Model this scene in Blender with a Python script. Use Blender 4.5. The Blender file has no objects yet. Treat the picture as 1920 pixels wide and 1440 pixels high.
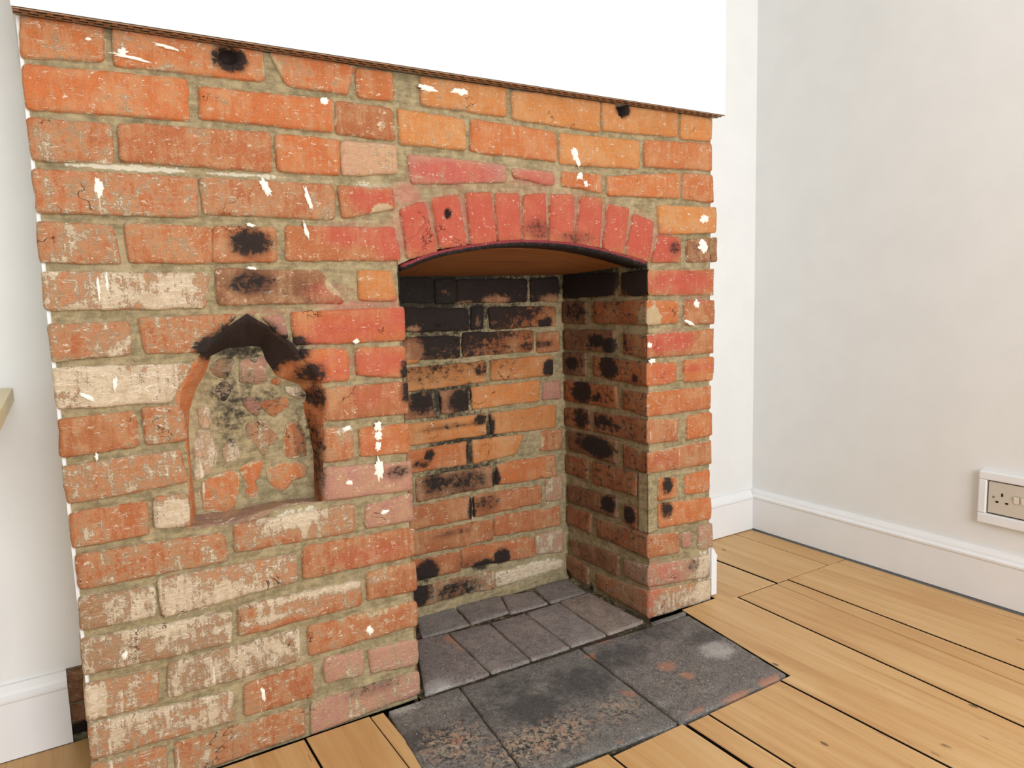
import bpy, bmesh, math, random
import numpy as np
from mathutils import Vector, Matrix, noise

scene = bpy.context.scene
COL = scene.collection
random.seed(7)

# ------------------------------------------------------------------ camera, world, light, exposure
# position, right, up, forward, focal length in pixels of a 1920 px wide frame
CAM=(0.01181,-1.30870,0.81847,0.84750,-0.53004,-0.02824,0.08756,0.08714,0.99234,0.52352,0.84348,-0.12027,1358.98104)
cam_data = bpy.data.cameras.new('camera')
cam = bpy.data.objects.new('camera', cam_data)
COL.objects.link(cam)
_R, _U, _F = Vector(CAM[3:6]), Vector(CAM[6:9]), Vector(CAM[9:12])
_m = Matrix((_R, _U, -_F)).transposed().to_4x4()
_m.translation = Vector(CAM[0:3])
cam.matrix_world = _m
cam_data.sensor_fit = 'HORIZONTAL'
cam_data.sensor_width = 36.0
cam_data.lens = CAM[12] / 1920 * 36
cam_data.clip_start = 0.01
scene.camera = cam

world = bpy.data.worlds.new('overcast_sky')
scene.world = world
world.use_nodes = True
bg = world.node_tree.nodes['Background']
bg.inputs['Color'].default_value = (0.80, 0.90, 1.0, 1)
bg.inputs['Strength'].default_value = 1.0

# daylight entering by the window in the wall behind the camera
WINDOWS = ((-0.30, 1.40, 0.60, 2.30),)     # x0, x1, z0, z1
WALL_FRONT_Y = -3.3
for (x0, x1, z0, z1), power in zip(WINDOWS, (88,)):
    ld = bpy.data.lights.new('window_daylight', 'AREA')
    ld.shape = 'RECTANGLE'
    ld.size, ld.size_y = x1 - x0, z1 - z0
    ld.energy = power
    ld.color = (0.93, 0.97, 1.0)
    lo = bpy.data.objects.new('window_daylight', ld)
    COL.objects.link(lo)
    lo.location = ((x0 + x1) / 2, WALL_FRONT_Y + 0.03, (z0 + z1) / 2)
    lo.rotation_euler = (math.radians(90), 0, 0)

vs = scene.view_settings
vs.view_transform = 'Standard'
vs.look = 'None'
vs.exposure = -0.12
vs.gamma = 1.0
vs.use_curve_mapping = False

# ------------------------------------------------------------------ measured layout, millimetres
FACE_BRICKS=[
 (5,1244,108,1248,105,1195,1,1186,"o",4),
 (123,1247,346,1246,345,1195,121,1191,"o",3),
 (358,1244,508,1243,492,1191,384,1193,"o",4),
 (512,1238,631,1238,631,1189,513,1189,"o",2),
 (641,1239,831,1240,828,1186,640,1189,"y",3),
 (846,1239,1076,1241,1075,1178,848,1183,"y",1),
 (1084,1241,1314,1245,1314,1189,1085,1181,"y",1),
 (1327,1243,1431,1241,1429,1188,1327,1185,"y",1),
 (1,1173,223,1181,221,1118,1,1113,"o",2),
 (242,1171,464,1176,463,1122,239,1123,"o",2),
 (471,1175,579,1172,581,1117,469,1120,"r",2),
 (590,1174,731,1168,733,1112,592,1113,"y",2),
 (749,1171,954,1164,955,1105,744,1111,"o",1),
 (965,1163,1190,1166,1191,1106,965,1101,"y",1),
 (1208,1169,1429,1180,1430,1117,1208,1112,"o",1),
 (0,1098,108,1100,108,1043,2,1040,"r",5),
 (119,1102,349,1108,348,1045,117,1047,"r",3),
 (359,1107,471,1107,470,1047,360,1047,"o",2),
 (476,1106,587,1107,586,1058,475,1046,"t",3),
 (607,1094,822,1086,826,1055,613,1040,"p",2),
 (844,1082,946,1081,947,1054,846,1065,"p",2),
 (969,1083,1080,1083,1079,1045,970,1056,"o",2),
 (1095,1080,1320,1102,1320,1045,1098,1040,"o",2),
 (1332,1102,1434,1105,1440,1040,1332,1043,"o",2),
 (0,1024,225,1026,222,964,0,964,"r",5),
 (233,1027,457,1027,456,967,232,970,"r",4),
 (465,1026,571,1028,575,991,473,969,"r",2),
 (-2,948,97,946,104,887,-2,890,"r",6),
 (115,949,244,947,237,889,117,890,"r",4),
 (247,948,348,949,346,891,240,890,"r",2),
 (366,951,572,954,581,894,365,893,"r",2),
 (-2,875,231,869,224,815,-3,819,"r",8),
 (245,879,425,872,465,816,245,819,"d",2),
 (495,874,561,872,570,816,494,820,"y",0),
 (-1,794,107,795,107,743,0,740,"r",6),
 (122,800,275,800,218,740,129,744,"r",5),
 (315,795,352,795,357,754,335,772,"p",2),
 (367,801,590,802,589,740,370,744,"o",0),
 (0,728,197,720,157,661,0,666,"r",9),
 (376,733,465,728,464,672,412,671,"o",0),
 (483,728,587,726,584,667,483,680,"o",0),
 (0,648,104,650,106,593,-3,591,"r",2),
 (116,654,171,654,179,593,118,594,"r",5),
 (416,658,583,656,583,595,418,599,"r",1),
 (-1,574,167,577,174,523,1,515,"r",6),
 (414,586,467,581,464,521,407,522,"r",4),
 (483,575,586,573,585,517,480,523,"o",1),
 (1,497,110,500,109,444,1,444,"r",4),
 (121,503,171,502,172,447,119,451,"r",7),
 (408,509,588,496,586,441,405,450,"p",2),
 (4,429,225,422,227,372,3,375,"r",5),
 (242,431,461,432,460,379,243,384,"r",6),
 (485,422,583,431,585,377,485,380,"p",2),
 (2,359,110,352,106,303,0,307,"d",7),
 (117,364,347,357,345,307,117,298,"r",7),
 (362,368,583,360,582,304,357,307,"r",3),
 (-1,290,227,276,223,222,-3,232,"d",8),
 (241,284,466,276,466,230,238,230,"r",5),
 (481,289,586,289,584,232,479,235,"r",2),
 (-2,214,103,205,97,149,-5,154,"r",7),
 (119,211,342,213,339,152,117,154,"d",8),
 (361,212,582,205,581,157,360,155,"r",4),
 (-3,145,219,128,214,77,-3,85,"r",8),
 (239,134,362,140,361,76,238,78,"r",4),
 (388,139,464,136,461,86,387,94,"p",5),
 (478,132,579,125,578,72,478,84,"p",5),
 (-4,74,104,67,103,5,-7,12,"r",6),
 (119,66,342,57,340,4,117,3,"r",5),
 (356,61,578,54,578,9,353,0,"p",5),
 (1251,1023,1448,1025,1448,965,1256,957,"y",2),
 (1254,954,1323,947,1323,890,1230,890,"r",1),
 (1347,944,1425,949,1425,892,1347,892,"d",2),
 (1433,949,1450,951,1451,892,1433,892,"d",1),
 (1338,794,1442,793,1442,735,1338,737,"r",2),
 (1338,645,1441,647,1437,590,1336,592,"o",1),
 (1349,501,1434,503,1436,444,1347,442,"o",2),
 (1253,354,1308,348,1310,299,1248,299,"o",1),
 (1342,347,1429,350,1429,294,1340,301,"o",3),
 (1247,289,1434,274,1434,219,1249,230,"o",1),
 (1332,197,1361,196,1361,159,1332,159,"p",4),
 (1388,205,1440,202,1441,140,1389,147,"p",6),
]
ARCH_BRICKS=[
 (586,990,634,1006,661,912,598,895,"r",0),
 (652,1012,710,1021,726,922,667,919,"r",0),
 (730,1026,786,1031,798,933,739,924,"r",0),
 (799,1030,855,1031,858,936,803,933,"r",0),
 (870,1027,921,1036,925,935,866,935,"r",0),
 (939,1034,998,1036,997,932,931,935,"r",0),
 (1019,1033,1079,1032,1069,923,1003,931,"r",0),
 (1097,1018,1158,1012,1137,909,1082,921,"r",0),
 (1174,1001,1237,984,1221,890,1148,907,"r",0),
]
BACK_BRICKS=[
 (718,870,813,869,814,810,715,811,"k",0),
 (820,865,878,870,876,804,818,807,"k",3),
 (880,863,1094,862,1092,803,881,807,"d",0),
 (1108,865,1197,864,1195,802,1106,804,"d",0),
 (718,798,908,789,911,737,718,740,"d",0),
 (921,793,956,793,952,737,919,738,"k",2),
 (972,791,1186,786,1184,735,978,735,"o",0),
 (720,724,771,721,768,660,717,663,"y",0),
 (776,724,881,721,880,668,775,668,"d",1),
 (893,727,1111,723,1109,669,892,667,"o",0),
 (1125,715,1198,716,1197,662,1123,664,"r",0),
 (735,646,958,651,956,597,736,591,"y",0),
 (973,651,1173,651,1172,597,973,599,"y",0),
 (720,579,794,582,802,522,717,521,"d",0),
 (820,582,897,583,898,527,825,525,"d",0),
 (908,585,1128,583,1123,529,917,528,"y",0),
 (1139,577,1197,577,1196,528,1137,531,"p",1),
 (728,505,952,510,954,455,725,456,"y",0),
 (966,509,1182,511,1177,448,968,454,"y",0),
 (720,440,894,441,892,384,722,388,"o",0),
 (910,443,1072,438,1043,389,911,383,"y",0),
 (1131,440,1199,439,1198,382,1126,386,"r",1),
 (743,368,969,365,969,312,747,309,"d",1),
 (981,368,1173,367,1177,305,979,314,"o",0),
 (725,295,896,297,899,235,725,239,"r",1),
 (909,295,1125,287,1124,239,907,237,"r",1),
 (1142,301,1196,302,1198,234,1140,238,"p",3),
 (729,225,962,219,962,164,733,169,"r",1),
 (968,225,1186,215,1188,160,969,173,"r",1),
 (730,160,858,149,861,100,730,106,"r",1),
 (865,158,1095,144,1097,89,865,106,"r",1),
 (1105,145,1196,147,1196,79,1103,91,"p",4),
 (729,85,876,78,874,34,732,30,"d",3),
 (879,73,962,73,965,24,881,33,"d",3),
 (969,67,1190,56,1193,34,969,26,"r",8),
]
CHEEK_BRICKS=[
 (339,871,110,869,119,816,341,808,"d",0),
 (347,797,242,796,242,740,349,741,"d",1),
 (339,719,125,724,130,669,341,668,"d",1),
 (349,655,248,660,248,599,351,596,"d",1),
 (344,577,123,579,118,524,346,522,"o",0),
 (349,498,236,504,237,451,346,449,"r",0),
 (336,435,121,438,127,376,327,383,"d",0),
 (354,360,244,362,246,311,353,311,"r",1),
 (218,364,46,365,45,309,222,304,"r",1),
 (336,275,124,288,125,232,335,228,"d",1),
 (92,278,45,274,44,220,93,231,"r",0),
 (346,210,236,213,237,159,347,162,"r",0),
 (333,115,120,130,123,75,322,75,"d",1),
 (353,69,252,55,253,4,355,8,"d",1),
]
HEARTH_TILES=[
 (735,369,843,364,828,238,694,241,"g",2),
 (848,364,978,344,945,242,831,239,"g",2),
 (982,341,1072,320,1060,225,943,235,"g",2),
 (1084,335,1198,333,1187,224,1065,225,"g",2),
 (1089,216,1193,220,1192,-3,1074,-5,"w",2),
 (979,213,1085,215,1070,-5,965,-3,"g",2),
 (874,216,975,212,961,-4,854,-2,"g",1),
 (762,227,870,215,851,-3,750,0,"g",1),
 (678,239,758,227,746,0,590,4,"g",3),
 (504,-8,663,-11,622,-339,475,-326,"s",2),
 (667,-11,975,-20,948,-367,626,-339,"s",1),
 (980,-20,1308,-41,1265,-369,953,-366,"s",2),
 (1201,-13,1314,-18,1309,-34,1192,-36,"s",3),
]
CORNER_BRICKS=[
 (1216,871,1443,872,1442,806,1216,812,98,868,-7,871,-6,812,90,810,"r",1,0),
 (1214,800,1318,795,1318,739,1212,741,206,798,-4,800,-2,741,212,741,"o",1,0),
 (1206,716,1442,721,1443,658,1211,661,90,721,4,715,-1,661,91,666,"r",1,0),
 (1211,648,1312,644,1312,593,1211,590,214,655,-1,649,-1,590,222,601,"o",1,0),
 (1212,575,1433,573,1432,513,1212,516,96,574,-2,576,-2,517,97,524,"o",1,0),
 (1212,510,1317,500,1317,442,1208,449,213,505,-2,510,2,449,214,450,"r",2,0),
 (1204,427,1436,429,1435,366,1207,375,98,433,6,425,3,374,99,374,"r",2,0),
 (1211,218,1319,204,1319,149,1213,157,208,211,-1,218,-3,158,202,160,"r",3,0),
 (1211,135,1431,120,1431,57,1212,82,99,128,-1,135,-2,83,99,81,"p",4,0),
 (1210,71,1435,50,1436,-9,1208,1,212,52,0,71,2,0,206,10,"r",4,0),
 (1207,372,1244,363,1242,223,1208,221,40,370,3,371,2,220,40,218,"m",0,1),
]
FRONT_RED=[(627,958,64,61,0.90),(697,970,74,63,0.90),(759,977,77,64,0.80),(836,985,81,66,0.75),(917,987,86,68,0.75),(1003,985,91,70,0.75),(1094,969,80,66,0.80),(1190,953,68,62,0.85),(701,1066,112,26,0.80),(892,1064,84,20,0.70),(531,1004,59,29,0.75),(496,940,85,29,0.70),(564,926,44,45,0.80),(602,1020,34,25,0.95),(440,838,61,21,0.55),(484,810,97,12,0.80),(414,747,61,10,0.70),(476,768,119,35,0.60),(574,789,34,41,0.80),(441,696,62,40,0.55),(525,699,78,31,0.65),(511,634,66,31,0.45),(506,546,67,31,0.40),(323,803,75,11,0.60),(1266,923,62,44,0.85),(1329,840,132,34,0.80),(1283,697,92,32,0.90),(1366,625,97,14,0.60),(1384,799,57,16,0.60),(1256,620,54,40,0.50),(1310,528,115,27,0.35),(1273,404,94,27,0.40),(1232,101,47,56,0.80),(1291,108,99,37,0.50),(1226,25,30,42,0.90),(483,327,103,26,0.45),(890,1020,301,16,0.45),(712,1043,152,15,0.50),(1080,1064,95,12,0.40)]
FRONT_SOOT_SHADE=[(291,789,23,13,0.95),(304,922,38,25,0.75),(300,854,45,24,0.55),(372,844,58,23,0.25),(289,761,56,30,1.00),(235,746,33,22,0.95),(351,736,46,27,0.90),(326,704,28,23,0.80),(396,689,30,23,0.60),(402,540,14,101,0.42),(408,644,14,26,0.60),(579,680,11,21,0.80),(580,638,14,23,0.70),(553,481,34,15,0.50),(1277,335,19,22,0.80),(1273,273,22,25,0.70),(1302,924,22,18,0.50),(902,959,39,28,0.40),(1002,944,60,16,0.35),(291,1222,28,21,0.90),(1141,1232,22,16,0.98),(686,985,8,10,0.90),(1310,189,19,14,0.20),(1367,105,28,20,0.40),(480,53,71,16,0.35),(409,654,12,30,0.40)]  # soot marks, dark dimples, and shade painted on the niche's right reveal
FRONT_LIME=[(134,1038,94,5,0.90),(303,1034,120,4,0.70),(532,1032,54,6,0.70),(668,293,78,9,0.30),(386,276,130,8,0.50),(286,250,121,8,0.40),(156,831,81,35,0.20),(69,699,92,34,0.30),(355,427,60,25,0.50),(152,474,25,23,0.50),(157,314,107,38,0.35),(1407,96,37,44,0.60),(1407,22,38,37,0.70),(1310,18,80,36,0.40),(7,185,14,27,0.80),(135,1228,15,16,0.30),(460,583,32,20,0.20)]
FRONT_SMEAR=[(1229,752,26,36,1.20),(551,982,24,20,1.10),(452,852,26,25,0.90),(579,845,10,37,1.20),(361,1215,20,25,1.00),(613,1023,29,30,0.30),(531,284,71,10,0.50),(488,207,94,10,0.60),(430,152,126,10,0.50),(532,184,48,16,0.50),(101,626,11,26,0.50),(1264,392,37,19,0.30),(373,77,43,43,0.40),(195,705,12,23,0.30),(1387,173,61,29,0.50),(1348,52,103,15,0.40),(35,727,36,17,0.30),(567,436,23,11,0.60)]
BACK_RED=[]
BACK_SOOT=[(791,929,400,279,1.00),(1166,845,73,41,0.95),(1084,768,28,20,0.70),(1148,743,25,18,0.80),(1143,685,32,12,0.55),(1082,681,28,14,0.60),(744,689,32,34,-1.00),(994,810,43,14,-0.90),(1175,808,36,15,-0.80),(754,746,23,11,-0.80),(898,805,31,7,-0.70),(846,830,21,16,-0.50),(939,759,8,19,-0.60),(946,631,26,20,0.60),(1159,617,22,27,0.80),(762,621,20,19,0.40),(767,560,39,35,0.70),(811,553,12,36,1.00),(875,553,35,33,0.75),(901,560,11,39,1.00),(936,497,20,14,0.90),(838,490,95,11,0.45),(783,425,15,14,0.80),(898,412,10,37,1.00),(759,404,30,14,0.50),(965,475,12,32,0.90),(976,332,12,29,1.00),(879,336,82,37,0.50),(794,350,37,33,0.55),(941,267,51,32,0.45),(900,260,10,38,1.00),(985,109,26,26,1.00),(926,97,37,16,1.00),(761,116,34,34,1.00),(736,65,40,34,0.80),(851,51,83,29,0.50),(902,113,61,30,0.35),(842,206,65,11,0.40)]
BACK_JOINT=[(797,897,388,265,0.72),(842,573,127,97,0.85),(899,454,150,85,0.90),(880,357,150,57,0.85),(810,198,96,23,0.85),(922,205,68,15,0.70),(798,272,95,11,0.60)]
BACK_LIME=[(1089,47,114,25,0.80),(1091,109,94,47,0.30),(916,57,158,30,0.35),(1168,250,38,94,0.30)]
BACK_SMEAR=[(1100,414,40,33,1.10),(1196,614,19,30,0.80),(1108,74,115,16,0.50)]
CHEEK_RED=[(38,420,58,82,0.25),(22,35,33,57,0.50),(27,542,57,40,0.30)]
CHEEK_SOOT_SHADE=[(160,541,399,668,0.34),(231,862,150,62,1.00),(33,849,74,46,0.95),(291,843,70,43,0.95),(187,840,85,36,0.98),(52,843,57,31,0.85),(281,771,70,32,0.50),(124,785,61,22,0.40),(195,694,35,20,0.80),(142,685,30,19,1.00),(305,631,34,21,0.80),(148,627,38,31,0.95),(84,698,16,21,0.60),(263,553,47,33,0.95),(198,545,27,14,0.60),(270,478,43,33,0.70),(173,483,55,20,0.70),(129,475,42,14,0.50),(267,418,48,30,0.50),(197,410,76,29,0.95),(155,262,31,23,1.00),(70,254,25,25,0.95),(259,269,72,18,0.35),(298,198,38,24,0.30),(45,607,20,11,0.60),(350,0,22,23,1.00),(242,-12,15,22,1.00)]  # soot spots; the wide blob is smoke film plus the cheek's painted-in shade
CHEEK_LIME=[]
CHEEK_SMEAR=[(15,752,19,39,1.10),(28,408,20,41,0.50)]
HEARTH_RED=[(1081,-198,30,23,0.90),(1092,-251,23,18,0.90),(942,-233,26,24,0.70),(974,-65,15,17,1.00),(1045,-21,38,19,0.80),(1215,-360,44,15,0.90),(1112,-364,53,12,0.80),(1000,-355,41,11,0.70),(747,190,18,27,0.90),(744,143,13,21,0.90),(567,-172,30,23,0.60),(600,-214,29,31,0.40),(819,-345,20,10,0.60),(695,-317,28,9,0.50),(1255,-292,19,19,0.50)]
HEARTH_SOOT=[(747,-169,74,61,0.85),(754,-78,67,49,0.60),(887,-144,90,73,0.75),(1026,-102,96,62,0.70),(1176,-63,89,55,0.65),(1249,-149,62,43,0.70),(517,-138,60,42,0.90),(650,-125,53,46,0.50),(681,-269,58,31,0.50),(785,-261,61,34,0.40),(792,63,37,20,0.40),(814,18,24,19,0.50),(1040,123,16,24,0.20),(1049,-308,86,28,0.30),(624,-129,31,32,0.40)]
HEARTH_LIME=[(1225,-212,48,40,1.00),(629,22,46,25,0.80),(536,-23,43,19,0.80),(1192,53,33,25,0.50),(647,-320,46,14,0.50),(1076,350,75,45,0.30),(652,-56,55,27,0.40),(984,-298,64,19,0.40),(1091,-312,55,21,0.40)]
HEARTH_SMEAR=[(698,-262,147,62,1.00),(563,-179,79,76,0.90),(886,-265,63,54,0.80),(804,-252,62,68,0.60),(1061,-266,67,62,0.50)]
NICHE_RIM=[(291,799,297,741),(326,776,322,738),(364,744,329,714),(397,699,348,681),(412,672,387,665),(420,633,400,646),(417,598,393,619),(410,583,400,582),(407,519,407,529),(404,447,404,441),(328,452,343,449),(244,436,256,445),(168,440,191,447),(177,498,191,496),(180,553,189,542),(176,608,190,593),(169,649,195,635),(171,673,208,673),(188,704,227,698),(219,743,236,728),(255,776,263,740)]
RUBBLE=[("d",[(237,712),(255,724),(271,721),(267,695),(253,688),(236,700)]),("p",[(287,713),(325,720),(327,680),(310,672),(284,678)]),("t",[(242,673),(255,682),(264,674),(260,652),(250,648),(241,661)]),("o",[(340,678),(353,678),(353,668),(340,669)]),("t",[(362,660),(387,658),(398,644),(390,638),(371,644)]),("o",[(320,639),(361,641),(361,625),(339,609),(321,624)]),("p",[(284,647),(301,648),(314,632),(308,615),(297,621),(286,635)]),("d",[(288,598),(319,602),(332,582),(340,566),(325,553),(315,539),(304,556),(291,573)]),("r",[(356,577),(367,593),(389,581),(390,531),(354,534)]),("t",[(201,587),(215,599),(229,578),(234,548),(218,519),(195,513),(196,554)]),("t",[(249,566),(265,573),(270,538),(246,537)]),("t",[(207,636),(225,641),(227,605),(211,600)]),("o",[(209,503),(236,514),(264,512),(256,450),(209,452),(204,480)]),("o",[(273,518),(307,527),(308,507),(295,489),(301,473),(293,459),(281,466),(280,489)]),("o",[(323,515),(385,511),(385,488),(363,481),(344,467),(323,485)])]
SPLASHES=[(88,1222,9,5,10),(144,1203,50,5,-6),(133,1210,15,11,40),(195,1227,32,5,-8),(448,1172,16,13,0),(1003,1120,18,41,25),(1015,1077,16,16,15),(1031,1061,10,14,10),(651,1219,39,11,-5),(722,1221,31,12,-5),(1399,929,30,32,0),(1402,997,30,21,20),(306,952,14,7,-10),(335,1018,12,32,25),(408,1001,9,41,15),(401,945,7,32,15),(70,849,4,36,0),(82,857,4,30,0),(517,576,15,19,0),(516,557,15,17,0),(515,539,13,19,0),(515,492,18,42,0),(455,580,15,10,20),(483,743,12,9,0),(454,476,14,10,0),(80,698,7,22,-8),(41,680,25,7,-35),(58,249,8,15,-20),(45,584,5,12,0),(478,174,16,17,0),(270,111,7,26,8),(1218,691,14,13,0),(1351,740,33,9,-20),(1225,653,21,13,0),(303,879,18,6,-4),(521,406,16,9,0),(83,1004,12,32,0),(1375,786,19,19,0)]
DIMPLES=[(291,1229,16,13,30),(1141,1238,13,22,35),(278,436,26,14,18),(686,983,5,9,12)]
ARCH_CURVE=[(586,884),(618,897),(662,911),(732,923),(801,932),(861,936),(930,935),(997,931),(1077,919),(1140,906),(1211,889)]
CAM=(0.01181,-1.30870,0.81847,0.84750,-0.53004,-0.02824,0.08756,0.08714,0.99234,0.52352,0.84348,-0.12027,1358.98104)
XL, XR_, DEPTH, WID, TOP = 0.584, 1.210, 0.341, 1.437, 1.243
WALL_X = 1.994
ALC_L, ALC_R = 0.255, 0.332

# ------------------------------------------------------------------ materials
def srgb(r, g, b):
    def f(c):
        c /= 255
        return c / 12.92 if c <= .04045 else ((c + .055) / 1.055) ** 2.4
    return (f(r), f(g), f(b), 1)

class NT:
    def __init__(self, name):
        self.m = bpy.data.materials.new(name)
        self.m.use_nodes = True
        self.t = self.m.node_tree
        self.b = self.t.nodes['Principled BSDF']
        self.b.inputs['Specular IOR Level'].default_value = 0.25
    def node(self, typ, **kw):
        n = self.t.nodes.new(typ)
        for k, v in kw.items():
            setattr(n, k, v)
        return n
    def put(self, sock, v):
        if isinstance(v, bpy.types.NodeSocket):
            self.t.links.new(v, sock)
        elif isinstance(v, tuple) and sock.type == 'VECTOR':
            sock.default_value = v[:3]
        else:
            sock.default_value = v
    def math(self, op, a, b=0.0, c=0.0, clamp=False):
        n = self.node('ShaderNodeMath', operation=op, use_clamp=clamp)
        self.put(n.inputs[0], a); self.put(n.inputs[1], b); self.put(n.inputs[2], c)
        return n.outputs[0]
    def vmul(self, v, s):
        n = self.node('ShaderNodeVectorMath', operation='MULTIPLY')
        self.put(n.inputs[0], v); self.put(n.inputs[1], s)
        return n.outputs[0]
    def vadd(self, v, s):
        n = self.node('ShaderNodeVectorMath', operation='ADD')
        self.put(n.inputs[0], v); self.put(n.inputs[1], s)
        return n.outputs[0]
    def pos(self):
        return self.node('ShaderNodeNewGeometry').outputs['Position']
    def noise(self, vec, scale, detail=4.0, rough=0.6, dist=0.0):
        n = self.node('ShaderNodeTexNoise')
        self.put(n.inputs['Vector'], vec)
        n.inputs['Scale'].default_value = scale
        n.inputs['Detail'].default_value = detail
        n.inputs['Roughness'].default_value = rough
        n.inputs['Distortion'].default_value = dist
        return n.outputs['Fac']
    def voro(self, vec, scale, out='Distance', feature='F1', rand=1.0):
        n = self.node('ShaderNodeTexVoronoi', feature=feature)
        self.put(n.inputs['Vector'], vec)
        n.inputs['Scale'].default_value = scale
        n.inputs['Randomness'].default_value = rand
        return n.outputs[out]
    def step(self, v, lo, hi):
        n = self.node('ShaderNodeMapRange', interpolation_type='SMOOTHSTEP')
        self.put(n.inputs[0], v)
        self.put(n.inputs[1], lo); self.put(n.inputs[2], hi)
        return n.outputs[0]
    def mix(self, f, a, b, mode='MIX'):
        n = self.node('ShaderNodeMix', data_type='RGBA', blend_type=mode)
        self.put(n.inputs[0], f); self.put(n.inputs[6], a); self.put(n.inputs[7], b)
        return n.outputs[2]
    def ramp(self, f, stops):
        n = self.node('ShaderNodeValToRGB')
        self.put(n.inputs[0], f)
        e = n.color_ramp.elements
        e[0].position, e[0].color = stops[0]
        e[1].position, e[1].color = stops[-1]
        for p, c in stops[1:-1]:
            k = e.new(p); k.color = c
        return n.outputs[0]
    def masks(self):
        a = self.node('ShaderNodeAttribute', attribute_name='mask')
        s = self.node('ShaderNodeSeparateColor')
        self.t.links.new(a.outputs['Color'], s.inputs[0])
        return s.outputs[0], s.outputs[1], s.outputs[2], a.outputs['Alpha']
    def bump(self, h, dist, strength=1.0, normal=None):
        n = self.node('ShaderNodeBump')
        n.inputs['Strength'].default_value = strength
        n.inputs['Distance'].default_value = dist
        self.put(n.inputs['Height'], h)
        if normal is not None:
            self.put(n.inputs['Normal'], normal)
        return n.outputs[0]
    def done(self, color, rough=0.85, normal=None):
        self.put(self.b.inputs['Base Color'], color)
        self.put(self.b.inputs['Roughness'], rough)
        if normal is not None:
            self.put(self.b.inputs['Normal'], normal)
        return self.m

MORTAR_A, MORTAR_B = srgb(176, 158, 120), srgb(150, 133, 98)

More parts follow.
